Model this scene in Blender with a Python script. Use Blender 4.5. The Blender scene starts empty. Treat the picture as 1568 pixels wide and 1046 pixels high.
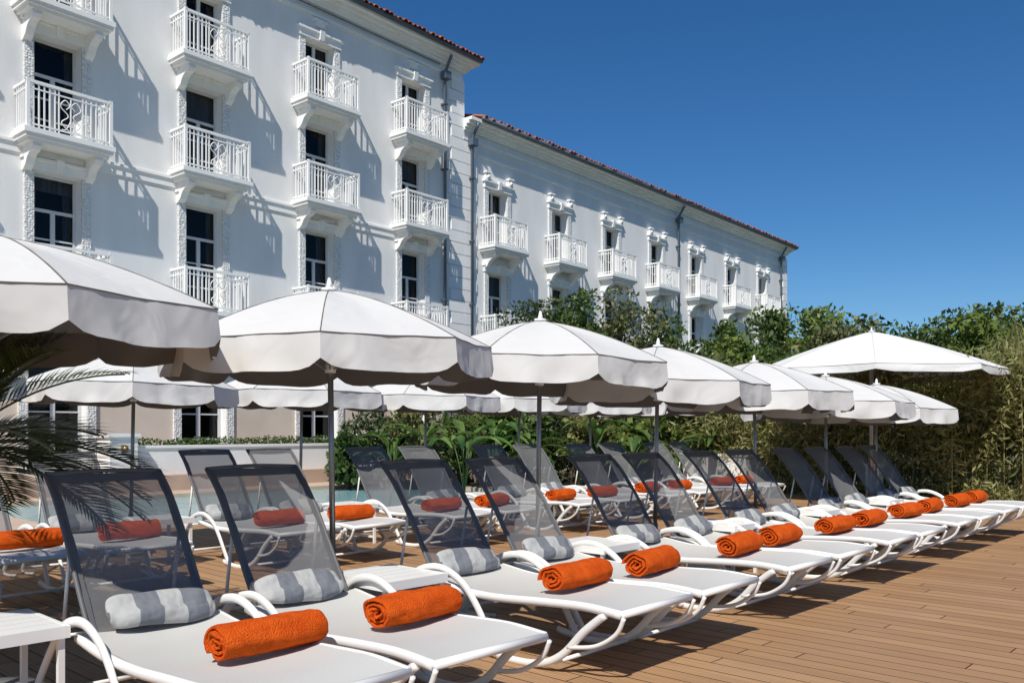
import bpy, math, random
import numpy as np
from mathutils import Vector, Matrix, noise as mnoise
random.seed(7); rng=np.random.default_rng(7)
R=math.radians
scene=bpy.context.scene
COL=scene.collection

# ------------------------------------------------------------------ materials
def nt(name):
    m=bpy.data.materials.new(name); m.use_nodes=True
    t=m.node_tree; t.nodes.clear()
    o=t.nodes.new('ShaderNodeOutputMaterial')
    return m,t,o
def N(t,typ,**k):
    n=t.nodes.new(typ)
    for a,b in k.items(): setattr(n,a,b)
    return n
def c4(c): return (c[0],c[1],c[2],1)
def mixc(t,fac,a,b):
    n=t.nodes.new('ShaderNodeMix'); n.data_type='RGBA'
    if isinstance(fac,float): n.inputs[0].default_value=fac
    else: t.links.new(fac,n.inputs[0])
    for i,x in ((6,a),(7,b)):
        if isinstance(x,tuple): n.inputs[i].default_value=c4(x)
        else: t.links.new(x,n.inputs[i])
    return n.outputs[2]
def M(name,col,rough=.6,col2=None,scale=3,bump=0,bscale=60,spec=.3,metal=0,detail=5,stretch=(1,1,1),bdist=.01):
    m,t,o=nt(name)
    p=N(t,'ShaderNodeBsdfPrincipled'); p.inputs['Roughness'].default_value=rough
    p.inputs['Specular IOR Level'].default_value=spec; p.inputs['Metallic'].default_value=metal
    tc=N(t,'ShaderNodeTexCoord'); mp=N(t,'ShaderNodeMapping'); mp.inputs['Scale'].default_value=stretch
    t.links.new(tc.outputs['Object'],mp.inputs[0])
    if col2:
        n=N(t,'ShaderNodeTexNoise'); n.inputs['Scale'].default_value=scale; n.inputs['Detail'].default_value=detail
        t.links.new(mp.outputs[0],n.inputs['Vector'])
        r=N(t,'ShaderNodeMapRange'); r.inputs[1].default_value=.35; r.inputs[2].default_value=.65
        t.links.new(n.outputs['Fac'],r.inputs[0])
        t.links.new(mixc(t,r.outputs[0],col,col2),p.inputs['Base Color'])
    else: p.inputs['Base Color'].default_value=c4(col)
    if bump:
        n=N(t,'ShaderNodeTexNoise'); n.inputs['Scale'].default_value=bscale; n.inputs['Detail'].default_value=4
        t.links.new(tc.outputs['Object'],n.inputs['Vector'])
        b=N(t,'ShaderNodeBump'); b.inputs['Strength'].default_value=bump; b.inputs['Distance'].default_value=bdist
        t.links.new(n.outputs['Fac'],b.inputs['Height']); t.links.new(b.outputs[0],p.inputs['Normal'])
    t.links.new(p.outputs[0],o.inputs[0])
    return m
def leafmat(name,cols,trans=.3,rough=.5):
    m,t,o=nt(name)
    g=N(t,'ShaderNodeNewGeometry'); cr=N(t,'ShaderNodeValToRGB')
    e=cr.color_ramp.elements
    e[0].color=c4(cols[0]); e[1].color=c4(cols[-1])
    for i,c in enumerate(cols[1:-1]):
        x=e.new((i+1)/(len(cols)-1)); x.color=c4(c)
    t.links.new(g.outputs['Random Per Island'],cr.inputs[0])
    tc=N(t,'ShaderNodeTexCoord'); n=N(t,'ShaderNodeTexNoise'); n.inputs['Scale'].default_value=1.3
    t.links.new(tc.outputs['Object'],n.inputs['Vector'])
    mr=N(t,'ShaderNodeMapRange'); mr.inputs[1].default_value=.3; mr.inputs[2].default_value=.7; mr.inputs[3].default_value=.65; mr.inputs[4].default_value=1.35
    t.links.new(n.outputs['Fac'],mr.inputs[0])
    vm=N(t,'ShaderNodeVectorMath',operation='SCALE'); t.links.new(cr.outputs[0],vm.inputs[0]); t.links.new(mr.outputs[0],vm.inputs['Scale'])
    p=N(t,'ShaderNodeBsdfPrincipled'); p.inputs['Roughness'].default_value=rough; p.inputs['Specular IOR Level'].default_value=.35
    t.links.new(vm.outputs[0],p.inputs['Base Color'])
    tr=N(t,'ShaderNodeBsdfTranslucent'); t.links.new(vm.outputs[0],tr.inputs[0])
    mx=N(t,'ShaderNodeMixShader'); mx.inputs[0].default_value=trans
    t.links.new(p.outputs[0],mx.inputs[1]); t.links.new(tr.outputs[0],mx.inputs[2]); t.links.new(mx.outputs[0],o.inputs[0])
    return m

WALL=M('painted_stucco',(.75,.745,.725),.85,(.82,.815,.795),1.4,.3,35,stretch=(1,1,.3))
BEIGE=M('beige_stucco',(.60,.51,.42),.85,(.68,.59,.50),.8,.25,40)
TRIM=M('white_trim',(.82,.82,.80),.7,(.87,.87,.85),2,.15,30)
def carved():
    m,t,o=nt('carved_stone')
    p=N(t,'ShaderNodeBsdfPrincipled'); p.inputs['Roughness'].default_value=.75
    tc=N(t,'ShaderNodeTexCoord'); v=N(t,'ShaderNodeTexVoronoi'); v.inputs['Scale'].default_value=17; v.inputs['Randomness'].default_value=.55
    t.links.new(tc.outputs['Object'],v.inputs['Vector'])
    mr=N(t,'ShaderNodeMapRange'); mr.inputs[1].default_value=.25; mr.inputs[2].default_value=.65
    t.links.new(v.outputs['Distance'],mr.inputs[0])
    t.links.new(mixc(t,mr.outputs[0],(.86,.86,.84),(.60,.60,.58)),p.inputs['Base Color'])
    b=N(t,'ShaderNodeBump'); b.inputs['Strength'].default_value=.9; b.inputs['Distance'].default_value=.025; b.invert=True
    t.links.new(v.outputs['Distance'],b.inputs['Height']); t.links.new(b.outputs[0],p.inputs['Normal'])
    t.links.new(p.outputs[0],o.inputs[0]); return m
CARVED=carved()
IRON=M('white_painted_iron',(.84,.84,.82),.45)
WFRAME=M('window_frame',(.6,.61,.61),.5)
ROOMDARK=M('painted_room_dark',(.02,.02,.022),.9)  # darkness of unlit rooms put into a near-black colour
CURTAIN=M('curtain',(.40,.38,.35),.9,(.24,.23,.22),6,stretch=(4,1,.2))
ZINC=M('zinc_gutter',(.12,.15,.19),.5,metal=.3)
TILE=M('terracotta_tile',(.42,.13,.06),.8,(.24,.08,.05),4,.3,30)
def glass():
    m,t,o=nt('window_glass')
    tr=N(t,'ShaderNodeBsdfTransparent'); tr.inputs[0].default_value=(.5,.5,.5,1)
    gl=N(t,'ShaderNodeBsdfGlossy'); gl.inputs['Roughness'].default_value=.02; gl.inputs[0].default_value=(.6,.6,.6,1)
    fr=N(t,'ShaderNodeFresnel'); fr.inputs[0].default_value=1.45
    mx=N(t,'ShaderNodeMixShader'); t.links.new(fr.outputs[0],mx.inputs[0]); t.links.new(tr.outputs[0],mx.inputs[1]); t.links.new(gl.outputs[0],mx.inputs[2])
    t.links.new(mx.outputs[0],o.inputs[0]); return m
GLASS=glass()

# ------------------------------------------------------------------ mesh builder
class MB:
    def __init__(s): s.v=[];s.f=[];s.m=[];s.s=[]
    def add(s,vs,fs,mat=0,smooth=False):
        b=len(s.v); s.v+= [tuple(x) for x in vs]
        for f in fs: s.f.append(tuple(i+b for i in f)); s.m.append(mat); s.s.append(smooth)
    def box(s,a,b,mat=0):
        x0,y0,z0=a;x1,y1,z1=b
        s.add([(x0,y0,z0),(x1,y0,z0),(x1,y1,z0),(x0,y1,z0),(x0,y0,z1),(x1,y0,z1),(x1,y1,z1),(x0,y1,z1)],
              [(0,3,2,1),(4,5,6,7),(0,1,5,4),(1,2,6,5),(2,3,7,6),(3,0,4,7)],mat)
    def quad(s,a,b,c,d,mat=0): s.add([a,b,c,d],[(0,1,2,3)],mat)
    def prism(s,prof,x0,x1,mat=0):
        n=len(prof)
        vs=[(x0,p[0],p[1]) for p in prof]+[(x1,p[0],p[1]) for p in prof]
        fs=[tuple(range(n-1,-1,-1)),tuple(range(n,2*n))]
        fs+=[(i,(i+1)%n,n+(i+1)%n,n+i) for i in range(n)]
        s.add(vs,fs,mat)
    def tube(s,path,r,mat=0,n=8,sub=0,ra=None,radii=None):
        P=[Vector(p) for p in path]
        if sub:
            Q=[]
            for i in range(len(P)-1):
                p0=P[max(i-1,0)];p1=P[i];p2=P[i+1];p3=P[min(i+2,len(P)-1)]
                for k in range(sub):
                    u=k/sub
                    Q.append(.5*((2*p1)+(p2-p0)*u+(2*p0-5*p1+4*p2-p3)*u*u+(3*p1-p0-3*p2+p3)*u**3))
            Q.append(P[-1]); P=Q
        vs=[];ref=None
        for i,p in enumerate(P):
            d=(P[min(i+1,len(P)-1)]-P[max(i-1,0)]).normalized()
            if ref is None:
                ref=Vector((1,0,0)) if abs(d.x)<.9 else Vector((0,1,0))
            a=(ref-d*ref.dot(d)).normalized(); ref=a; b=d.cross(a)
            rr=r if radii is None else radii[0]+(radii[1]-radii[0])*i/(len(P)-1)
            r2=rr if ra is None else ra
            for k in range(n):
                an=2*math.pi*(k+.5)/n; vs.append(p+a*(math.cos(an)*rr)+b*(math.sin(an)*r2))
        fs=[];L=len(P)
        for i in range(L-1):
            for k in range(n):
                k2=(k+1)%n; fs.append((i*n+k,i*n+k2,(i+1)*n+k2,(i+1)*n+k))
        fs.append(tuple(range(n-1,-1,-1))); fs.append(tuple((L-1)*n+k for k in range(n)))
        s.add(vs,fs,mat,True)
    def grid(s,rows,mat=0,smooth=True,closed=False):
        h=len(rows);w=len(rows[0]);vs=[p for r in rows for p in r];fs=[]
        for i in range(h-1):
            for j in range(w-(0 if closed else 1)):
                j2=(j+1)%w; fs.append((i*w+j,i*w+j2,(i+1)*w+j2,(i+1)*w+j))
        s.add(vs,fs,mat,smooth)
    def mesh(s,name,mats):
        me=bpy.data.meshes.new(name); me.from_pydata(s.v,[],s.f)
        for m in mats: me.materials.append(m)
        me.polygons.foreach_set('material_index',s.m); me.polygons.foreach_set('use_smooth',s.s)
        me.update(); return me
def put(name,me,loc=(0,0,0),rz=0,parent=None,rot=None,scale=None):
    o=bpy.data.objects.new(name,me); COL.objects.link(o); o.location=loc
    o.rotation_euler=rot if rot else (0,0,rz)
    if scale: o.scale=scale
    if parent: o.parent=parent
    return o
def empty(name,loc=(0,0,0),rz=0):
    o=bpy.data.objects.new(name,None); COL.objects.link(o); o.location=loc; o.rotation_euler=(0,0,rz); return o

# ------------------------------------------------------------------ ground, deck, pool
G=M('ground_soil',(.10,.09,.05),.95,(.05,.07,.025),.5,.4,8)
b=MB(); b.quad((-600,-600,-.3),(900,-600,-.3),(900,900,-.3),(-600,900,-.3)); put('ground',b.mesh('ground',[G]))
def deckmat():
    m,t,o=nt('wood_decking'); p=N(t,'ShaderNodeBsdfPrincipled'); p.inputs['Roughness'].default_value=.62; p.inputs['Specular IOR Level'].default_value=.25
    tc=N(t,'ShaderNodeTexCoord'); sx=N(t,'ShaderNodeSeparateXYZ'); t.links.new(tc.outputs['Object'],sx.inputs[0])
    def mt(op,a,bv=None):
        n=N(t,'ShaderNodeMath',operation=op)
        for i,x in enumerate((a,bv)):
            if x is None: continue
            if isinstance(x,(int,float)): n.inputs[i].default_value=x
            else: t.links.new(x,n.inputs[i])
        return n.outputs[0]
    u=mt('DIVIDE',sx.outputs[0],.14); fl=mt('FLOOR',u); fr=mt('FRACT',u)
    wn=N(t,'ShaderNodeTexWhiteNoise',noise_dimensions='1D'); t.links.new(fl,wn.inputs['W'])
    vy=mt('ADD',mt('DIVIDE',sx.outputs[1],2.4),mt('MULTIPLY',wn.outputs['Value'],7.3)); fy=mt('FRACT',vy)
    cb=N(t,'ShaderNodeCombineXYZ'); t.links.new(fl,cb.inputs[0]); t.links.new(mt('FLOOR',vy),cb.inputs[1])
    wn2=N(t,'ShaderNodeTexWhiteNoise',noise_dimensions='2D'); t.links.new(cb.outputs[0],wn2.inputs['Vector'])
    mp=N(t,'ShaderNodeMapping'); mp.inputs['Scale'].default_value=(30,1.6,1); t.links.new(tc.outputs['Object'],mp.inputs[0])
    gn=N(t,'ShaderNodeTexNoise'); gn.inputs['Scale'].default_value=1.5; gn.inputs['Detail'].default_value=6; t.links.new(mp.outputs[0],gn.inputs['Vector'])
    c=mixc(t,wn2.outputs['Value'],(.34,.175,.075),(.50,.285,.135))
    gr=N(t,'ShaderNodeMapRange'); gr.inputs[1].default_value=.35; gr.inputs[2].default_value=.7; t.links.new(gn.outputs['Fac'],gr.inputs[0])
    gm=mt('MULTIPLY',gr.outputs[0],.5)
    c=mixc(t,gm,c,(.21,.105,.045))
    big=N(t,'ShaderNodeTexNoise'); big.inputs['Scale'].default_value=1.1; big.inputs['Detail'].default_value=7; t.links.new(tc.outputs['Object'],big.inputs['Vector'])
    bm=mt('MULTIPLY',big.outputs['Fac'],.5); c=mixc(t,bm,c,(.46,.32,.20))
    g1=mt('LESS_THAN',mt('ABSOLUTE',mt('SUBTRACT',fr,.5)),.465)
    g2=mt('LESS_THAN',mt('ABSOLUTE',mt('SUBTRACT',fy,.5)),.4985)
    gap=mt('MULTIPLY',g1,g2)
    rb=mt('SINE',mt('MULTIPLY',fr,2*math.pi*6))
    ribd=mt('MULTIPLY',mt('ADD',rb,1),.15)
    c=mixc(t,ribd,c,(.14,.065,.028))
    c=mixc(t,gap,(.03,.015,.008),c)
    t.links.new(c,p.inputs['Base Color'])
    h=mt('ADD',mt('MULTIPLY',gap,1.0),mt('MULTIPLY',rb,-.25))
    bp=N(t,'ShaderNodeBump'); bp.inputs['Distance'].default_value=.006; bp.inputs['Strength'].default_value=.8
    t.links.new(h,bp.inputs['Height']); t.links.new(bp.outputs[0],p.inputs['Normal'])
    t.links.new(p.outputs[0],o.inputs[0]); return m
b=MB(); b.box((-12,-9,-.25),(17.3,11.2,0)); put('wood_deck',b.mesh('deck',[deckmat()]))
STONE=M('pale_paving',(.45,.33,.25),.8,(.52,.40,.31),2,.2,30)
b=MB(); b.box((-12,11.2,-.25),(4.5,19,-.01)); b.box((4.5,11.2,-.25),(16,11.6,.02)); b.box((14.2,11.6,-.25),(16,19,-.01)); b.box((4.5,17.4,-.25),(14.2,19,.005))
put('poolside_paving',b.mesh('paving',[STONE]))
WATER=M('pool_water',(.24,.48,.53),.08,(.34,.58,.61),3,.5,5,spec=.5,bdist=.03)
b=MB(); b.box((4.5,11.6,-.25),(14.2,17.4,-.08)); put('swimming_pool',b.mesh('pool',[WATER]))

# ------------------------------------------------------------------ hotel building
BR=R(3)
hotel=empty('hotel_building',(0,0,0),BR)
FY=20.7
LB=[.25,3.95,7.6,11.25,14.95,18.7]
RB=[22.9,26.65,30.35,34.1,37.9,41.8,45.7]
F1,F2,F3=4.38,7.88,10.76
WW=1.05
def bay(l): return l+.925
ops=[];w=MB()
for l in LB:
    c=bay(l)
    ops+=[(c-.65,c+.65,.36,3.25,0),(c-WW/2,c+WW/2,F1,7.15,1),(c-WW/2,c+WW/2,F2,10.22,2),(c-WW/2,c+WW/2,F3,12.68,3)]
opsR=[]
for l in RB:
    c=bay(l)
    opsR+=[(c-.65,c+.65,.36,3.25,0),(c-WW/2,c+WW/2,F1,7.0,1),(c-WW/2,c+WW/2,F2,10.0,2)]
def wall(mb,t0,t1,z0,z1,y,O,dep):
    ts=sorted({t0,t1}|{o[0] for o in O}|{o[1] for o in O}); zs=sorted({z0,z1,4.0}|{o[2] for o in O}|{o[3] for o in O})
    for i in range(len(ts)-1):
        for j in range(len(zs)-1):
            a,bb,c,d=ts[i],ts[i+1],zs[j],zs[j+1]
            mx,mz=(a+bb)/2,(c+d)/2
            if any(o[0]<mx<o[1] and o[2]<mz<o[3] for o in O): continue
            mb.quad((a,y,c),(bb,y,c),(bb,y,d),(a,y,d),1 if mz<4 else 0)
    for o in O:
        a,bb,c,d=o[:4];y2=y+dep
        mb.quad((a,y,c),(a,y,d),(a,y2,d),(a,y2,c),2); mb.quad((bb,y,c),(bb,y2,c),(bb,y2,d),(bb,y,d),2)
        mb.quad((a,y,d),(bb,y,d),(bb,y2,d),(a,y2,d),2); mb.quad((a,y,c),(a,y2,c),(bb,y2,c),(bb,y,c),2)
DEP=.32
LE=22.0;RE=50.0;HL=14.0;HR=12.05
wall(w,-3,LE,-.3,HL,FY,ops,DEP); wall(w,LE,RE,-.3,HR,FY,opsR,DEP)
BK=FY+12
w.quad((LE,FY,HR),(LE,BK,HR),(LE,BK,HL),(LE,FY,HL)); w.quad((RE,FY,-.3),(RE,BK,-.3),(RE,BK,HR),(RE,FY,HR))
w.quad((-3,FY,-.3),(-3,FY,HL),(-3,BK,HL),(-3,BK,-.3)); w.quad((-3,BK,-.3),(-3,BK,HL),(RE,BK,HL),(RE,BK,-.3))
put('walls',w.mesh('walls',[WALL,BEIGE,TRIM]),parent=hotel)
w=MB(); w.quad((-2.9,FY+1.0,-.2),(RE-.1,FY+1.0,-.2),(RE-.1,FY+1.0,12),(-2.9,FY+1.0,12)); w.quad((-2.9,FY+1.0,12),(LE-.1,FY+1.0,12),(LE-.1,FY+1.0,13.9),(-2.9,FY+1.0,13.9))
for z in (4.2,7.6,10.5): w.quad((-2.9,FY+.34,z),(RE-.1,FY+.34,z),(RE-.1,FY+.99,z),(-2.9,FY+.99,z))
put('room_dark_sheet',w.mesh('interior',[ROOMDARK]),parent=hotel)  # added black sheets behind the windows, painted shade for the rooms
w=MB();yf=FY+DEP
for o in ops+opsR:
    a,bb,c,d,k=o; c2=(a+bb)/2
    fw=.07
    for (x0,x1,z0,z1) in ((a,a+fw,c,d),(bb-fw,bb,c,d),(a+fw,bb-fw,d-fw,d),(a+fw,bb-fw,c,c+fw*1.5)):
        w.box((x0,yf-.07,z0),(x1,yf,z1),0)
    top=d-fw
    if d-c>2.2:
        w.box((a+fw,yf-.06,d-.85),(bb-fw,yf-.005,d-.78),0); top=d-.85
    w.box((c2-.05,yf-.062,c+fw*1.5),(c2+.05,yf-.006,top),0)
    for fz in (.36,.68):
        z=c+(top-c)*fz
        for x0,x1 in ((a+fw,c2-.05),(c2+.05,bb-fw)): w.box((x0,yf-.05,z-.018),(x1,yf-.01,z+.018),0)
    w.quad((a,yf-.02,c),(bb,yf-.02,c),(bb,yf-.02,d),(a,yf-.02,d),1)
    cw=.16+.2*random.random()
    if random.random()<.85:
        for x0,x1 in ((a,a+cw),(bb-cw,bb)):
            rows=[[(x0+(x1-x0)*i/10,yf+.12+.025*(i%2),z) for i in range(11)] for z in (c,d)]
            w.grid(rows,2,False)
    if random.random()<.4:
        zz=d-.3-.9*random.random(); w.quad((a,yf+.08,zz),(bb,yf+.08,zz),(bb,yf+.08,d),(a,yf+.08,d),2)
put('windows',w.mesh('windows',[WFRAME,GLASS,CURTAIN]),parent=hotel)
w=MB();P=.06
for o in ops+opsR:
    a,bb,c,d,k=o; tw=.2
    w.box((a-tw,FY-P,c-.02),(a,FY,d),1); w.box((bb,FY-P,c-.02),(bb+tw,FY,d),1)
    w.box((a-tw-.03,FY-P-.03,d),(bb+tw+.03,FY,d+.2),0)
    w.box((a-tw-.08,FY-P-.09,d+.2),(bb+tw+.08,FY,d+.26),0)
    if k>0:
        m=(a+bb)/2; w.prism([(FY,d+.04),(FY-.16,d+.02),(FY-.20,d+.28),(FY,d+.33)],m-.08,m+.08,0)
for o in opsR:
    a,bb,c,d,k=o
    if k==2:
        for x in (a-.10,bb+.10):
            w.box((x-.10,FY-.12,d+.26),(x+.10,FY,d+.50),0)
            w.tube([(x,FY-.17,d+.36),(x,FY-.02,d+.36)],.085,0,12)
            w.box((x-.14,FY-.19,d+.50),(x+.14,FY,d+.56),0)
        w.box((a+.1,FY-.05,d+.33),(bb-.1,FY,d+.36),0)
for o in ops:
    a,bb,c,d,k=o
    if k==3:
        w.box((a+.3,FY-.14,d+.55),(bb-.3,FY,d+.62),0); w.box((a+.36,FY-.10,d+.40),(bb-.36,FY,d+.55),0)
for z0,t0,t1 in ((F1-.42,-3,21.2),(F2-.42,-3,21.2)):
    w.box((t0,FY-.035,z0),(t1,FY,z0+.2),0); w.box((t0,FY-.07,z0+.2),(t1,FY,z0+.26),0)
w.box((22.75,FY-.035,F1-.42),(49.25,FY,F1-.22),0); w.box((22.75,FY-.07,F1-.22),(49.25,FY,F1-.16),0)
w.box((22.75,FY-.04,11.02),(49.25,FY,11.1),0)
def cornice(t0,t1,z):
    w.box((t0,FY-.06,z-.62),(t1,FY,z-.54),0)
    for i,(pz,pp) in enumerate(((-.30,.10),(-.20,.18),(-.10,.30),(0,.44))):
        w.box((t0,FY-pp,z+pz-.002*i),(t1+pp,FY+.1,z+pz+.098),0)
cornice(-3,LE,HL); cornice(LE+.003,RE,HR)
def quoins(t0,t1,z0,z1,flip=1):
    z=z0;i=0
    while z<z1-.3:
        d=.0 if i%2 else .16
        a,bb=(t0+(d if flip>0 else 0),t1-(0 if flip>0 else d))
        w.box((a,FY-.05,z+.012),(bb,FY,z+.388),0); z+=.4;i+=1
quoins(21.25,LE+.04,.2,HL-.65,1); quoins(LE+.06,22.7,.2,HR-.65,-1); quoins(49.3,RE+.04,.2,HR-.65,1)
put('stone_trim',w.mesh('trim',[TRIM,CARVED]),parent=hotel)
w=MB()
def pipe(t,z0,z1):
    w.tube([(t,FY-.13,z0),(t,FY-.13,z1-.5),(t,FY-.35,z1-.15),(t,FY-.45,z1)],.055,0,8)
    for z in np.arange(z0+1,z1-.6,2.2): w.box((t-.08,FY-.2,z),(t+.08,FY,z+.05),0)
    w.box((t-.14,FY-.3,z1-.75),(t+.14,FY-.06,z1-.5),0)
pipe(21.0,0.3,13.9); pipe(22.35,.3,12); pipe(36.9,.3,12); pipe(49.0,.3,12)
w.tube([(-3,FY-.50,HL+.13),(LE+.45,FY-.50,HL+.13)],.07,0,8); w.tube([(LE+.5,FY-.50,HR+.13),(RE+.45,FY-.50,HR+.13)],.09,0,8)
w.tube([(-3,FY-.08,13.62),(20.8,FY-.08,13.62)],.02,0,6)
put('gutters',w.mesh('gutters',[ZINC]),parent=hotel)
def roof(t0,t1,z,slope=.28,run=6.2):
    w=MB(); n=int((t1-t0)/.2)*6
    rng2=random.Random(3); off={}
    front=[];back=[];f2=[]
    for i in range(n+1):
        t=t0+(t1-t0)*i/n; k=i//6; j=off.setdefault(k,(rng2.uniform(-.05,.03),rng2.uniform(0,.035)))
        h=.075*abs(math.sin(math.pi*(i%6)/6))
        front.append((t,FY-.58+j[0],z+h+j[1])); f2.append((t,FY-.58+j[0],z+h-.03+j[1])); back.append((t,FY-.58+run,z+h+run*slope))
    w.grid([f2,front,back],0,False)
    w.quad((t0,FY-.5+run,z+run*slope),(t1,FY-.5+run,z+run*slope),(t1,BK+.5,z),(t0,BK+.5,z),0)
    w.quad((t0,FY-.5,z-.02),(t1,FY-.5,z-.02),(t1,BK+.4,z-.02),(t0,BK+.4,z-.02),0)
    put('roof_tiles',w.mesh('roof',[TILE]),parent=hotel)
roof(-3,LE+.5,HL+.17); roof(LE+.5,RE+.5,HR+.15)
# balcony
w=MB();D=.72;Wd=1.85
w.box((-.06,-D-.04,-.13),(Wd+.06,0,-.02),0); w.box((-.02,-D,-.21),(Wd+.02,0,-.13),0); w.box((.05,-D+.07,-.28),(Wd-.05,0,-.21),0)
for x in (.16,Wd-.34):
    w.prism([(0,-.28),(-.6,-.28),(-.62,-.36),(-.56,-.44),(-.42,-.47),(-.3,-.55),(-.2,-.7),(-.08,-.78),(0,-.8)],x,x+.18,0)
H=.98
def rail(p,q):
    p=Vector(p);q=Vector(q);L=(q-p).length;d=(q-p)/L
    n=max(2,int(round(L/.115)))
    sd=Vector((-d.y,d.x,0))
    for i in range(1,n):
        c=p+d*(L*i/n); r=.014
        f=i/n
        if L>1 and .36<f<.64: continue
        w.box((c.x-r,c.y-r,.0),(c.x+r,c.y+r,H-.03),1)
    def bar(z0,z1,hw):
        a=p-sd*hw;bq=q+sd*hw
        w.box((min(a.x,bq.x),min(a.y,bq.y),z0),(max(a.x,bq.x),max(a.y,bq.y),z1),1)
    bar(H-.03,H+.03,.035); bar(.05,.08,.018); bar(H-.16,H-.135,.017)
    if L>1:
        m=p+d*(L/2)
        for sx in (-1,1):
            w.tube([(m.x+sx*.02,m.y,.08),(m.x+sx*.2,m.y,.25),(m.x+sx*.05,m.y,.42),(m.x+sx*.22,m.y,.6),(m.x+sx*.12,m.y,.76),(m.x+sx*.02,m.y,.66),(m.x+sx*.1,m.y,.56)],.013,1,5,sub=4)
            w.tube([(m.x+sx*.01,m.y,.30),(m.x+sx*.1,m.y,.12),(m.x+sx*.19,m.y,.10)],.011,1,5,sub=4)
        w.box((m.x-.012,m.y-.014,0),(m.x+.012,m.y+.014,H-.16),1)
        w.box((m.x-.27,m.y-.014,0),(m.x-.242,m.y+.014,H-.03),1); w.box((m.x+.242,m.y-.014,0),(m.x+.27,m.y+.014,H-.03),1)
rail((.03,-D+.03,0),(Wd-.03,-D+.03,0)); rail((.03,0,0),(.03,-D+.03,0)); rail((Wd-.03,-D+.03,0),(Wd-.03,0,0))
for x in (.03,Wd-.03): w.box((x-.035,-D-.005,-.02),(x+.035,-D+.065,H+.05),1)
bm=w.mesh('balcony',[TRIM,IRON])
for l in LB:
    for z in (F1,F2,F3): put('balcony',bm,(l,FY,z),parent=hotel)
for l in RB:
    for z in (F1,F2): put('balcony',bm,(l,FY,z),parent=hotel)

WHITE=M('white_render',(.76,.75,.72),.8,(.82,.81,.78),2,.2,30)
b=MB(); b.box((2,17.9,-.25),(20,FY-.003,.345)); put('terrace',b.mesh('terrace',[STONE]),rz=BR)
b=MB(); b.box((9.2,18.4,.345),(15.3,18.62,.93)); b.box((9.17,18.37,.93),(15.33,18.65,.985))
b.box((8.55,18.2,.345),(9.15,18.8,1.18)); b.box((8.5,18.15,1.18),(9.2,18.85,1.25)); b.box((15.34,18.25,.345),(15.85,18.8,1.18)); b.box((15.3,18.2,1.18),(15.9,18.85,1.25))
put('garden_wall',b.mesh('gwall',[WHITE]),rz=BR)
b=MB(); b.box((8.78,18.17,.86),(8.92,18.199,1.0)); b.tube([(8.85,18.16,.93),(8.85,18.1,.93)],.05,0,10); put('wall_lamp',b.mesh('wl',[M('brass',(.35,.25,.1),.4,metal=.6)]),rz=BR)

# ------------------------------------------------------------------ umbrellas
def fabric(name,oa,ob,inn,trf):
    m,t,o=nt(name)
    p=N(t,'ShaderNodeBsdfPrincipled'); p.inputs['Roughness'].default_value=.9; p.inputs['Specular IOR Level'].default_value=.1
    tc=N(t,'ShaderNodeTexCoord'); n=N(t,'ShaderNodeTexNoise'); n.inputs['Scale'].default_value=3.5; n.inputs['Detail'].default_value=2; n.inputs['Distortion'].default_value=.9
    t.links.new(tc.outputs['Object'],n.inputs['Vector'])
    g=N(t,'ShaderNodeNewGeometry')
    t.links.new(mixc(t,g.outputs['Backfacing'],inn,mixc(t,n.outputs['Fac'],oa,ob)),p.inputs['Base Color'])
    b=N(t,'ShaderNodeBump'); b.inputs['Strength'].default_value=.4; b.inputs['Distance'].default_value=.035
    t.links.new(n.outputs['Fac'],b.inputs['Height']); t.links.new(b.outputs[0],p.inputs['Normal'])
    tr=N(t,'ShaderNodeBsdfTranslucent'); tr.inputs[0].default_value=(.6,.52,.44,1)
    mx=N(t,'ShaderNodeMixShader'); mx.inputs[0].default_value=trf
    t.links.new(p.outputs[0],mx.inputs[1]); t.links.new(tr.outputs[0],mx.inputs[2]); t.links.new(mx.outputs[0],o.inputs[0]); return m
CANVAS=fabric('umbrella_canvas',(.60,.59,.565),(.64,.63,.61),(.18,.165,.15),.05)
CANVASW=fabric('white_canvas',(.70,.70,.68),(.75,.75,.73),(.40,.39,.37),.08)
STEEL=M('pole_metal',(.30,.31,.32),.35,metal=.7)
PLASTIC=M('white_plastic',(.78,.78,.76),.4)
BASEM=M('umbrella_base_concrete',(.35,.35,.34),.8,(.28,.28,.28),8)
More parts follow.
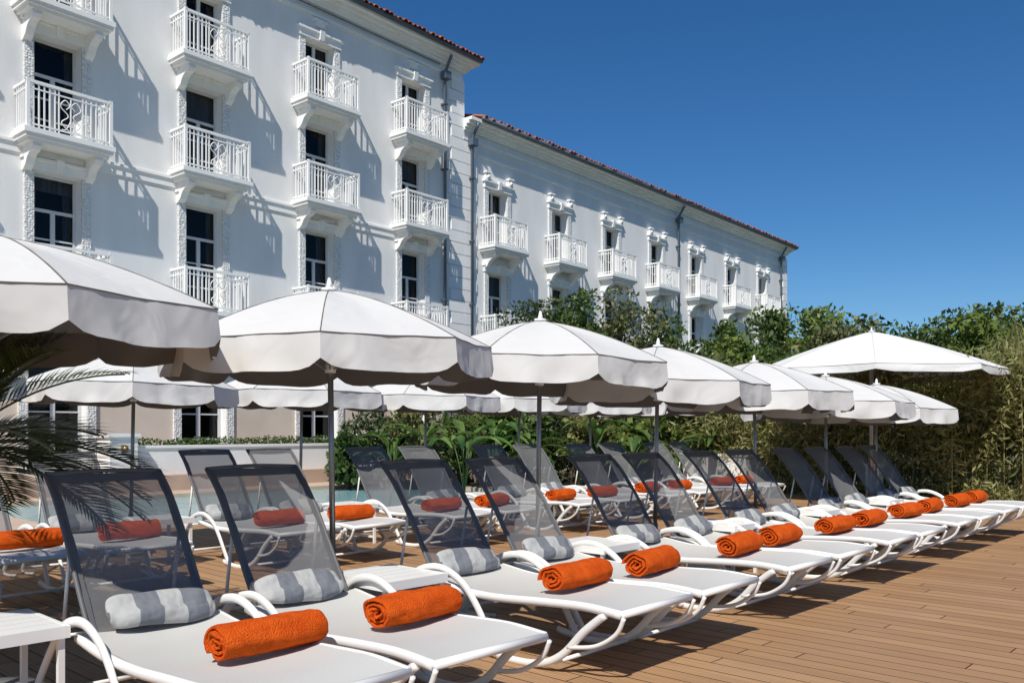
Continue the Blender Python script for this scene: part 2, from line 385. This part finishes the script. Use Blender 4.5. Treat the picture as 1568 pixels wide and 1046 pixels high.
def umbrella(seed,Rr=1.0,top=2.2,rise=.36,val=.2,n=8,rot=0,pole_r=.019,sub=14,canvas=None,ex=1.4):
    w=MB(); apex=top-.06; rim=apex-rise; s=2*math.pi/n
    rimall=[]
    prof=lambda f: apex-rise*(.34*f+.66*f**(ex+.35))
    for pn in range(n):
        rows=[];vr=[];pv=random.Random(seed*10+pn); flare=pv.uniform(-.15,.30)
        for i in range(13):
            f=i/12; row=[]
            for k in range(sub+1):
                a=s*(pn+k/sub); x=s*(k/sub-.5); c=math.cos(s/2)/math.cos(x); e=math.cos(math.pi*x/s)
                rr=f*Rr*(1+(c-.02*e-1)*f)
                z=prof(f)-.028*math.sin(math.pi*min(1,f*.95))*e+.010*mnoise.noise(Vector((math.cos(a)*f*3.5,math.sin(a)*f*3.5,seed)))*f*e
                row.append((math.cos(a+rot)*rr,math.sin(a+rot)*rr,z))
            rows.append(row)
        w.grid(rows,0,True)
        for i in range(8):
            f=i/7; row=[]
            for k in range(sub+1):
                a=s*(pn+k/sub); x=s*(k/sub-.5); q=abs(2*x/s); c=math.cos(s/2)/math.cos(x); e=math.cos(math.pi*x/s)
                rr=Rr*(c-.02*e)
                wob=(.05*mnoise.noise(Vector((math.cos(a)*5,math.sin(a)*5,seed*3.1+f*.5)))+.034*mnoise.noise(Vector((math.cos(a)*13,math.sin(a)*13,seed*1.7+f*.9))))*(.1+f)*min(1,e*1.6)
                rr=rr+.014*f+wob+flare*val*f*e*.5
                z=rows[-1][k][2]-val*f*(1-.30*q**7)-.02*mnoise.noise(Vector((math.cos(a)*4,math.sin(a)*4,seed)))*f
                row.append((math.cos(a+rot)*rr,math.sin(a+rot)*rr,z))
            vr.append(row)
        w.grid(vr,0,True)
        rimall+=rows[-1][:-1]
    w.tube([(p[0]*1.002,p[1]*1.002,p[2]) for p in rimall]+[(rimall[0][0]*1.002,rimall[0][1]*1.002,rimall[0][2])],.0035,0,4)
    for k in range(n):
        a=s*k+rot; c,s_=math.cos(a),math.sin(a)
        w.tube([(c*r*Rr,s_*r*Rr,prof(r)-.014) for r in (.03,.25,.5,.75,.98)],.006,2,5)
        w.tube([(c*.03,s_*.03,apex-.5),(c*.52*Rr,s_*.52*Rr,prof(.52)-.02)],.005,1,5)
        w.tube([(c*r*Rr,s_*r*Rr,prof(r)+.002) for r in (.02,.2,.4,.6,.8,.9,1)],.0035,0,4)
    w.tube([(0,0,.04),(0,0,apex+.01)],pole_r,1,10)
    w.tube([(0,0,.04),(0,0,.42)],pole_r+.008,1,10)
    w.tube([(0,0,apex-.52),(0,0,apex-.46)],.035,2,10); w.tube([(0,0,apex-.08),(0,0,apex-.02)],.04,2,10)
    w.tube([(0,0,apex-.005),(0,0,apex+.015)],.05,2,12); w.tube([(0,0,apex+.01),(0,0,apex+.045),(0,0,apex+.08)],.02,2,8,radii=(.026,.008))
    w.tube([(0,0,0.002),(0,0,.05)],.24,3,24); w.tube([(0,0,.05),(0,0,.075)],.20,3,24)
    return w.mesh('umbrella_mesh',[canvas or CANVAS,STEEL,PLASTIC,BASEM])
U1=[(1.34,4.63,2.29,43,1.09),(3.27,4.6,2.25,7,1.03),(5.25,4.62,2.25,19,1.04),(7.02,4.68,2.17,30,1.04),(8.95,4.62,2.13,12,1.04),(10.8,4.6,2.06,25,1.04),(12.45,4.6,2.02,5,1.04)]
for i,(x,y,t,ro,rd) in enumerate(U1):
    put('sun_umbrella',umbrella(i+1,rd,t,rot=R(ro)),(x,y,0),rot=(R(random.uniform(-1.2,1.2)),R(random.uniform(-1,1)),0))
for i,x in enumerate((1.9,4.0,6.1,8.15,10.15,12.0,13.9)):
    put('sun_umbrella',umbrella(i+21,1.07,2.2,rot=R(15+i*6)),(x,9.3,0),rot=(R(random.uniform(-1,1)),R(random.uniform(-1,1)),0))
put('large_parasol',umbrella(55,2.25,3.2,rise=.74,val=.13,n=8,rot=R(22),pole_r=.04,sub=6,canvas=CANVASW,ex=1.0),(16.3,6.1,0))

# ------------------------------------------------------------------ loungers
FR=M('white_aluminium',(.78,.77,.74),.35,spec=.5)
def sling(name,ca,cb,tr,sc):
    m,t,o=nt(name)
    p=N(t,'ShaderNodeBsdfPrincipled'); p.inputs['Roughness'].default_value=.6
    tc=N(t,'ShaderNodeTexCoord'); ck=N(t,'ShaderNodeTexNoise'); ck.inputs['Scale'].default_value=sc; t.links.new(tc.outputs['Object'],ck.inputs['Vector'])
    t.links.new(mixc(t,ck.outputs['Fac'],ca,cb),p.inputs['Base Color'])
    if tr>0:
        x=N(t,'ShaderNodeBsdfTransparent'); mx=N(t,'ShaderNodeMixShader'); mx.inputs[0].default_value=tr
        t.links.new(p.outputs[0],mx.inputs[1]); t.links.new(x.outputs[0],mx.inputs[2]); t.links.new(mx.outputs[0],o.inputs[0])
    else:
        b=N(t,'ShaderNodeBump'); b.inputs['Strength'].default_value=.4; b.inputs['Distance'].default_value=.003
        t.links.new(ck.outputs['Fac'],b.inputs['Height']); t.links.new(b.outputs[0],p.inputs['Normal'])
        t.links.new(p.outputs[0],o.inputs[0])
    return m
SEAT=sling('light_sling',(.50,.49,.46),(.60,.59,.555),0,220)
MESH=sling('charcoal_mesh',(.15,.15,.153),(.22,.22,.222),.32,120)
DARK=M('charcoal_edge',(.12,.12,.123),.5)
w=MB();X=.335
ry=[(.02,.372),(.25,.385),(.55,.372),(.9,.352),(1.2,.36),(1.46,.392)]
def interp(y,tab):
    for i in range(len(tab)-1):
        if y<=tab[i+1][0]:
            f=(y-tab[i][0])/(tab[i+1][0]-tab[i][0]); f=f*f*(3-2*f)*.4+f*.6
            return tab[i][1]+(tab[i+1][1]-tab[i][1])*f
    return tab[-1][1]
bk=[(1.46,.40),(1.57,.56),(1.73,.80),(1.87,.98),(1.99,1.09)]
XB=.285
for s in (-1,1):
    w.tube([(s*X,y,z) for y,z in ry],.017,0,8,sub=4,ra=.024)
    w.tube([(s*XB,y,z) for y,z in bk],.011,2,8,sub=4)
    w.tube([(s*X,.12,.36),(s*X,.26,.25),(s*X,.40,.11),(s*X,.56,.035),(s*X,.78,.02),(s*X,.98,.045)],.016,0,8,sub=5,ra=.022)
    w.tube([(s*(X+.005),.0,.36),(s*(X+.005),.05,.27),(s*(X+.005),.18,.19),(s*(X+.005),.36,.155)],.012,0,8,sub=5)
    w.tube([(s*(X+.02),.84,.02),(s*(X+.025),.93,.16),(s*(X+.03),1.03,.31),(s*(X+.03),1.15,.42),(s*(X+.03),1.32,.48),(s*(X+.03),1.5,.45),(s*(X+.03),1.64,.35),(s*(X+.03),1.78,.2),(s*(X+.03),1.93,.02)],.014,0,8,sub=5,ra=.024)
    w.tube([(s*(X+.03),1.93,.02),(s*(X+.03),1.80,.012),(s*(X+.03),1.62,.03)],.013,0,8,sub=3)
    w.tube([(s*(XB-.02),1.73,.78),(s*(XB-.02),1.82,.33)],.009,0,6)
for (y,z,r) in ((.02,.372,.02),(.45,.06,.012),(1.46,.375,.014),(1.9,.05,.012),(.9,.33,.012),(1.82,.33,.009)):
    w.tube([(-X,y,z),(X,y,z)],r,0,8)
w.tube([(-XB,1.99,1.09),(0,2.005,1.10),(XB,1.99,1.09)],.012,2,8,sub=3)
rows=[]
for i in range(25):
    y=.03+1.43*i/24; z=interp(y,ry)+.018
    rows.append([(X*.97*u,y,z-.022*(1-u*u)) for u in np.linspace(-1,1,9)])
w.grid(rows,1)
w.grid([[(p[0],p[1],p[2]-.008) for p in r] for r in rows],1)
rows=[]
for i in range(17):
    f=i/16;y=1.46+.53*f;z=interp(y,bk)
    rows.append([(XB*u,y+.03*(1-u*u)*math.sin(math.pi*f*.9+.15),z-.015*(1-u*u)) for u in np.linspace(-1,1,9)])
w.grid(rows,3)
for s in (-1,1):
    w.grid([[(XB*s,r[0][1]-.004,r[0][2]),((XB-.035)*s,r[0][1]-.002,r[0][2])] for r in rows],2)
w.grid([[(x,1.986,1.088) for x in np.linspace(-XB,XB,5)],[(x,1.955,1.045) for x in np.linspace(-XB,XB,5)]],2)
LM=w.mesh('lounger',[FR,SEAT,DARK,MESH])
def pillowmat():
    m,t,o=nt('striped_fabric'); p=N(t,'ShaderNodeBsdfPrincipled'); p.inputs['Roughness'].default_value=.9
    tc=N(t,'ShaderNodeTexCoord'); sx=N(t,'ShaderNodeSeparateXYZ'); t.links.new(tc.outputs['Object'],sx.inputs[0])
    a=N(t,'ShaderNodeMath',operation='MULTIPLY_ADD'); a.inputs[1].default_value=1/.23; a.inputs[2].default_value=10.1; t.links.new(sx.outputs[0],a.inputs[0])
    f=N(t,'ShaderNodeMath',operation='FRACT'); t.links.new(a.outputs[0],f.inputs[0])
    l=N(t,'ShaderNodeMath',operation='LESS_THAN'); l.inputs[1].default_value=.5; t.links.new(f.outputs[0],l.inputs[0])
    t.links.new(mixc(t,l.outputs[0],(.16,.17,.19),(.40,.40,.385)),p.inputs['Base Color'])
    n=N(t,'ShaderNodeTexNoise'); n.inputs['Scale'].default_value=9; b=N(t,'ShaderNodeBump'); b.inputs['Strength'].default_value=.8; b.inputs['Distance'].default_value=.04
    t.links.new(tc.outputs['Object'],n.inputs['Vector']); t.links.new(n.outputs['Fac'],b.inputs['Height']); t.links.new(b.outputs[0],p.inputs['Normal'])
    t.links.new(p.outputs[0],o.inputs[0]); return m
PILM=pillowmat()
def sp(x,e): return math.copysign(abs(x)**e,x)
def pillow(seed):
    w=MB();rows=[]
    for i in range(21):
        th=-math.pi/2+math.pi*i/20; r=[]
        for ph in np.linspace(0,2*math.pi,28,endpoint=False):
            x=.255*sp(math.sin(th),.55); y=.042*sp(math.cos(th),.7)*math.cos(ph); z=.092*sp(math.cos(th),.38)*sp(math.sin(ph),.75)
            nn=mnoise.noise(Vector((x*7,z*12+seed*5,y*9)))*.018
            r.append((x+nn*.5,y-.025*abs(math.cos(th*1.5+seed))*(z<0)+nn,z*(1+.12*mnoise.noise(Vector((x*5,seed,0))))))
        rows.append(r)
    w.grid(rows,0,True,True); return w.mesh('pillow',[PILM])
PMS=[pillow(i) for i in range(4)]
TOW=M('orange_terry',(.76,.12,.014),.95,(.60,.08,.009),14,1.0,150,spec=.05,bdist=.016)
def towel(seed):
    w=MB(); turns=3.3; n=110; Rm=.088; pitch=.0225; th=.0185
    L=.215; xs=[-L,-L+.006,-L+.02]+list(np.linspace(-L+.05,L-.05,14))+[L-.02,L-.006,L]
    outer=[];inner=[]
    for xi,x in enumerate(xs):
        e=min(1,(L-abs(x))/.02); rd=.0045*(1-e)**2
        o=[];q=[]
        for i in range(n):
            f=i/(n-1); a=f*turns*2*math.pi
            r=Rm-pitch*turns*(1-f)
            nz=.010*mnoise.noise(Vector((math.cos(a)*1.8,math.sin(a)*1.8,x*8+seed*3)))+.0025*mnoise.noise(Vector((a*6,x*60,seed)))
            ro=r+nz-rd; ri=max(r-th+nz+rd,.002)
            xx=x+.022*mnoise.noise(Vector((a*.45,seed*2,5)))*(abs(x)/L)
            an=-a+1.2+seed*.25
            o.append((xx,math.cos(an)*ro*1.12,math.sin(an)*ro*.88)); q.append((xx,math.cos(an)*ri*1.12,math.sin(an)*ri*.88))
        outer.append(o);inner.append(q)
    w.grid(outer,0); w.grid(inner,0)
    w.grid([outer[0],inner[0]],0,False); w.grid([outer[-1],inner[-1]],0,False)
    w.grid([[o[-1] for o in outer],[q[-1] for q in inner]],0)
    return w.mesh('towel',[TOW])
TM=[towel(i) for i in range(6)]
def lounger(x,y,pl=True,tow=True,k=0):
    j=random.uniform(-.02,.02); rz=R(random.uniform(-1.2,1.2))
    put('sun_lounger',LM,(x+j,y,0),rz)
    if pl: put('striped_pillow',PMS[k%4],(x+j+random.uniform(-.03,.03),y+1.445,.47),rot=(R(-34+random.uniform(-5,5)),R(random.uniform(-3,3)),rz))
    if tow: put('rolled_towel',TM[k%6],(x+j+.09+random.uniform(-.02,.03),y+.64+random.uniform(-.03,.03),.452),rot=(0,0,R(random.uniform(-6,7))),scale=(1.1,1.1,1.1))
k=0
for i,c in enumerate((2.25,4.31,6.24,8.12,10.04,11.85)):
    for s in (-.40,.40):
        lounger(c+s,2.55+.02*i,True,True,k); k+=1
for i,c in enumerate((.6,2.70,5.0,7.15,9.3,11.35,13.5)):
    for s in (-.42,.40):
        lounger(c+s,6.8,i%2==0 or s>0,i!=0,k); k+=1

w=MB();h=.46;q=.23
for i in range(5):
    y0=-.24+i*.097; w.box((-.25,y0,h-.018),(.25,y0+.091,h),0)
w.box((-.25,-.262,h-.05),(.25,-.243,h+.002),0); w.box((-.25,.245,h-.05),(.25,.262,h+.002),0)
w.box((-.268,-.262,h-.05),(-.2505,.262,h+.002),0); w.box((.2505,-.262,h-.05),(.268,.262,h+.002),0)
for sx in (-1,1):
    for sy in (-1,1):
        cx,cy=sx*.235,sy*.228; w.box((cx-.015,cy-.014,.0),(cx+.015,cy+.014,h-.02),0)
    w.box((sx*.235-.012,-.21,.06),(sx*.235+.012,.21,.085),0)
TB=w.mesh('table',[FR])
for x,y in ((1.21,4.22),(3.27,4.05),(5.27,4.05),(7.18,4.05),(9.08,4.05),(10.94,4.05),(1.6,8.3),(3.85,8.3),(6.1,8.3),(8.2,8.3),(10.3,8.3)):
    put('side_table',TB,(x,y,0),scale=(.88,1,1))

# ------------------------------------------------------------------ vegetation
def leafmesh(name,pts,L,Wf,mats,updir=0.0):
    n=len(pts); a=rng.normal(size=(n,3))
    a[:,2]+=updir; a/=np.linalg.norm(a,axis=1)[:,None]
    r=rng.normal(size=(n,3)); b=np.cross(a,r); b/=np.linalg.norm(b,axis=1)[:,None]; c=np.cross(a,b)
    Ls=(L*rng.uniform(.6,1.3,n))[:,None]; Ws=Ls*Wf
    v=np.empty((n,4,3)); v[:,0]=pts; v[:,1]=pts+a*Ls*.5+b*Ws+c*Ws*.4; v[:,2]=pts+a*Ls; v[:,3]=pts+a*Ls*.5-b*Ws+c*Ws*.4
    me=bpy.data.meshes.new(name); me.vertices.add(n*4); me.vertices.foreach_set('co',v.reshape(-1))
    me.loops.add(n*4); me.loops.foreach_set('vertex_index',np.arange(n*4,dtype=np.int32))
    me.polygons.add(n); me.polygons.foreach_set('loop_start',np.arange(0,n*4,4,dtype=np.int32))
    for m in mats: me.materials.append(m)
    me.update(calc_edges=True); me.validate(); return me
BARK=M('bark',(.12,.09,.06),.9,(.07,.05,.035),8,.5,30)
LG1=leafmat('leaf_green',[(.035,.07,.016),(.08,.13,.032),(.14,.20,.055)])
LG2=leafmat('leaf_bright',[(.08,.12,.022),(.15,.21,.045),(.24,.29,.07)],.35)
LG3=leafmat('leaf_dark',[(.025,.045,.014),(.055,.085,.028),(.10,.13,.05)],.25)
LG4=leafmat('leaf_olive',[(.07,.08,.03),(.13,.145,.055),(.20,.21,.09)],.25)
BAM=leafmat('bamboo_leaf',[(.14,.16,.045),(.26,.26,.09),(.40,.36,.16),(.19,.22,.065)],.4)
BIG=leafmat('broad_leaf',[(.05,.11,.025),(.10,.18,.04),(.19,.26,.07)],.3,.35)
def clumpcloud(cx,cz,rx,rz,ncl,per,cr,ry=None):
    ry=ry or rx; P=[]
    for i in range(ncl):
        d=rng.normal(size=3); d/=np.linalg.norm(d); rad=rng.uniform(.4,1.02)
        c=np.array([d[0]*rx*rad,d[1]*ry*rad,cz+d[2]*rz*rad]); r=cr*rng.uniform(.55,1.35)
        q=rng.normal(size=(per,3)); q/=np.linalg.norm(q,axis=1)[:,None]; q*= (r*rng.uniform(.35,1.0,per)**.6)[:,None]; q[:,2]*=.75
        P.append(c+q)
    return np.concatenate(P)
def tree(name,x,y,h,rx,mat,ncl=46,per=150,L=.16,Wf=.28,cz=None,rz=None,cr=.27):
    e=empty(name,(x,y,-.3)); cz=cz or h*.62; rz=rz or h*.38
    w=MB(); w.tube([(0,0,0),(.05,.03,h*.25),(-.04,.05,h*.5),(0,0,h*.8)],.1,0,8,sub=3,radii=(.035+.02*h,.03))
    for i in range(9):
        a=i*2.4; z=h*(.25+.05*i); r=rx*.75
        w.tube([(0,0,z),(math.cos(a)*r*.5,math.sin(a)*r*.5,z+.07*h),(math.cos(a)*r,math.sin(a)*r,z+h*.2)],.04,0,6,sub=3,radii=(.008+.008*h,.008))
    put('trunk',w.mesh('trunk',[BARK]),parent=e)
    P=clumpcloud(0,cz,rx,rz,ncl,per,rx*cr)
    put('crown',leafmesh('crown',P,L,Wf,[mat]),parent=e)
tree('garden_tree',17.6,15.9,5.4,1.15,LG3,60,150,.14,.22,3.2,2.1,.32)
tree('garden_tree',18.8,15.2,5.7,1.3,LG1,66,150,.15,.28,3.5,2.1,.32)
tree('garden_tree',20.1,14.5,5.5,1.45,LG4,66,150,.15,.24,3.3,2.1,.32)
tree('garden_tree',21.6,13.9,5.2,1.4,LG1,60,150,.15,.28,3.0,1.9,.32)
for (x,y,h,rx,m) in ((25.2,15.2,4.0,1.7,LG4),(27.5,15.6,4.9,2.1,LG2),(29.8,15.5,5.8,2.4,LG1),(32.0,14.6,6.4,2.4,LG2),(31.5,12.2,5.7,2.4,LG4),(33.5,10.6,6.1,2.5,LG1),(33.0,8.4,5.8,2.5,LG2),(34.5,6.4,6.0,2.5,LG1),(35.5,7.6,6.1,2.5,LG1),(36,4.6,6.0,2.6,LG1)):
    tree('garden_tree',x,y,h,rx,m,70,140,.22,.28,h*.58,h*.42,.3)
def lineblob(p0,p1,n,h0,h1,depth,jit=.25):
    t=rng.uniform(0,1,n); hh=h0+(h1-h0)*t; nz=np.array([mnoise.noise(Vector((a*11,3.3,0))) for a in t])
    hh=hh*(1+jit*nz); z=hh*rng.uniform(0,1,n)**.65
    dx,dy=p1[0]-p0[0],p1[1]-p0[1]; Ln=math.hypot(dx,dy); nx,ny=-dy/Ln,dx/Ln
    off=rng.normal(size=n)*depth*.38*(1-.35*z/np.maximum(hh,.01))
    return np.stack([p0[0]+dx*t+nx*off,p0[1]+dy*t+ny*off,z-.1],1)
P=lineblob((13.2,18.2),(20.4,10.6),13000,1.7,2.0,1.0,.5); put('garden_hedge',leafmesh('hedge',P,.15,.22,[LG3]))
mats=[LG1,LG2,LG4,LG3,LG2,LG1,BAM]
for i in range(17):
    f=i/16; x=12.7+6.5*f+random.uniform(-.35,.35); y=17.0-6.9*f+random.uniform(-.35,.35)
    tree('garden_shrub',x,y,random.choice((1.5,1.9,2.3,2.7)),random.uniform(.5,.85),mats[(i*3)%7],24,80,random.choice((.11,.15,.2)),random.choice((.16,.25,.32)),cr=.36)
P=lineblob((19.5,16.5),(29,10),13000,2.8,3.6,2.0,.4); put('garden_hedge',leafmesh('hedge',P,.2,.26,[LG1]))
P=lineblob((9.3,18.95),(15.2,18.95),7000,.80,.82,.35,.12); P[:,2]+=.42; put('box_hedge',leafmesh('boxhedge',P,.06,.4,[LG1]),rz=BR)
def broad(name,x,y,h,n,seed):
    rs=random.Random(seed); w=MB()
    for i in range(n):
        a=rs.uniform(0,6.28); L=rs.uniform(.55,1)*h*.6; st=rs.uniform(.3,.62)*h; lean=rs.uniform(.15,.5)
        c,s=math.cos(a),math.sin(a); bx,by=c*lean*.4*h*.5,s*lean*.4*h*.5
        w.tube([(0,0,0),(bx*.5,by*.5,st*.6),(bx,by,st)],.012,0,4)
        rows=[];W=rs.uniform(.06,.12)
        for j in range(8):
            f=j/7; d=L*f; up=st+d*math.cos(lean+f*1.0)*.9; o=d*math.sin(lean+f*.9)
            wd=W*math.sin(math.pi*min(.98,f*.93+.05))**.7
            px,py=bx+c*o,by+s*o
            rows.append([(px-s*wd,py+c*wd,up+wd*.5),(px,py,up),(px+s*wd,py-c*wd,up+wd*.5)])
        w.grid(rows,0,True)
    put(name,w.mesh(name,[BIG]),(x,y,-.1))
for i in range(14):
    f=i/13
    broad('banana_plant',12.7+5.4*f+random.uniform(-.5,.5),16.0-5.4*f+random.uniform(-.6,.3)-.5,random.uniform(1.3,2.5),random.randint(9,16),i)
def bamboo(name,y0,y1,h0,h1,nc,nl,seed):
    e=empty(name,(18.1,0,0)); w=MB(); rs=random.Random(seed); P=[]
    for i in range(nc):
        f=rs.random(); y=y0+(y1-y0)*f; h=(h0+(h1-h0)*f)*rs.uniform(.65,1.15)*(1+.14*math.sin(y*2.1)); x=rs.gauss(0,.38)
        lx,ly=rs.gauss(0,.25),rs.gauss(0,.25)
        pts=[(x,y,-.2),(x+lx*.2,y+ly*.2,h*.4),(x+lx*.6,y+ly*.6,h*.75),(x+lx*1.3,y+ly*1.3,h)]
        w.tube(pts,.008,0,4,radii=(.012,.003))
        m=nl//nc
        for j in range(m):
            g=rs.random()**.75; q=min(2,int(g*3)); u=g*3-q
            a=Vector(pts[q]).lerp(Vector(pts[q+1]),u); sp_=.12+.12*g
            P.append((a.x+rs.gauss(0,sp_)-.1,a.y+rs.gauss(0,sp_),max(0.02,a.z+rs.gauss(0,.08))))
    put('culms',w.mesh('culms',[M('bamboo_cane',(.32,.27,.12),.6,(.20,.19,.07),6)]),parent=e)
    put('foliage',leafmesh('bamboo',np.array(P),.17,.11,[BAM],updir=-.1),parent=e)
bamboo('bamboo_hedge',4.6,10.6,2.5,1.9,260,34000,1)
bamboo('bamboo_hedge',-1.5,4.8,2.65,2.6,230,34000,2)
b=MB(); b.box((17.35,9.2,-.2),(17.6,12.5,.75)); b.box((17.32,9.17,.75),(17.63,12.53,.80)); put('planter_wall',b.mesh('pw',[WHITE]))
b=MB(); b.box((17.2,6.3,0),(17.45,6.55,.62)); b.box((17.17,6.27,.62),(17.48,6.58,.67)); put('bollard_post',b.mesh('bp',[WHITE]))
P=lineblob((17.3,8.8),(17.5,-1.5),9000,.35,.4,.5,.5); put('ground_cover_plants',leafmesh('gc',P,.12,.12,[BAM]))

def palm(x,y,h):
    e=empty('palm_plant',(x,y,0)); w=MB()
    w.tube([(0,0,.3),(.02,0,h*.5),(0,0,h)],.09,0,10,radii=(.12,.09)); w.tube([(0,0,0),(0,0,.38)],.26,1,20,radii=(.2,.27))
    w2=MB(); rs=random.Random(5)
    for i in range(40):
        a=i*2.399; el=R(rs.uniform(0,80)); L=rs.uniform(.85,1.25); c,s=math.cos(a),math.sin(a)
        pts=[]
        for j in range(13):
            f=j/12; ang=el-f*R(45)
            if j==0: p=Vector((0,0,h))
            else: p=pts[-1]+Vector((c*math.cos(ang),s*math.cos(ang),math.sin(ang)))*L/12
            pts.append(p)
        w2.tube(pts,.008,0,4)
        for j in range(2,13):
            for hh in (0,.33,.66):
                if j==12 and hh: continue
                p=pts[j].lerp(pts[min(j+1,12)],hh); d=(pts[min(j+1,12)]-pts[j-1]).normalized(); sd=Vector((-s,c,0)); up=sd.cross(d)
                ll=.34*math.sin(math.pi*(.25+.7*j/12))+.06
                for sg in (-1,1):
                    q=p+(d*.75+sd*sg*.8-up*.25).normalized()*ll; m=p.lerp(q,.45); wv=d*.014
                    q=q+Vector((0,0,-.03))
                    w2.add([p,m+wv,q,m-wv],[(0,1,2,3)],0)
    put('trunk',w.mesh('ptrunk',[BARK,WHITE]),parent=e)
    put('fronds',w2.mesh('fronds',[leafmat('palm_leaf',[(.04,.065,.018),(.07,.10,.03),(.12,.15,.055)],.15,.4)]),parent=e)
palm(1.47,5.85,1.2)

# ------------------------------------------------------------------ light, sky, camera
EL=51;AZ=29
wd=bpy.data.worlds.new('World'); scene.world=wd; wd.use_nodes=True; t=wd.node_tree; t.nodes.clear()
sk=t.nodes.new('ShaderNodeTexSky'); sk.sky_type='NISHITA'; sk.sun_disc=False; sk.sun_elevation=R(EL); sk.sun_rotation=math.atan2(-math.cos(R(AZ)),-math.sin(R(AZ)))
sk.air_density=1.0; sk.dust_density=.2; sk.ozone_density=3.5; sk.altitude=500
hs=t.nodes.new('ShaderNodeHueSaturation'); hs.inputs['Saturation'].default_value=1.27
tm=t.nodes.new('ShaderNodeMix'); tm.data_type='RGBA'; tm.blend_type='MULTIPLY'; tm.inputs[0].default_value=1; tm.inputs[7].default_value=(.72,.84,.93,1)
bg=t.nodes.new('ShaderNodeBackground'); bg.inputs[1].default_value=.103
ow=t.nodes.new('ShaderNodeOutputWorld'); t.links.new(sk.outputs[0],hs.inputs['Color']); t.links.new(hs.outputs[0],tm.inputs[6]); t.links.new(tm.outputs[2],bg.inputs[0]); t.links.new(bg.outputs[0],ow.inputs[0])
sl=bpy.data.lights.new('sun','SUN'); sl.energy=5.0; sl.angle=R(.5); sl.color=(1,.955,.88)
so=bpy.data.objects.new('sun',sl); COL.objects.link(so)
d=Vector((math.cos(R(EL))*math.cos(R(AZ)),math.cos(R(EL))*math.sin(R(AZ)),-math.sin(R(EL))))
so.rotation_euler=d.to_track_quat('-Z','Y').to_euler(); so.location=(0,0,30)
cam=bpy.data.cameras.new('camera'); cam.sensor_width=36; cam.lens=30.54; cam.shift_y=.0876; cam.clip_end=3000; cam.clip_start=.05
co=bpy.data.objects.new('camera',cam); COL.objects.link(co); co.location=(0,0,1.3); co.rotation_euler=(R(90),0,R(-47)); scene.camera=co
scene.view_settings.view_transform='Standard'; scene.view_settings.look='None'; scene.view_settings.exposure=0
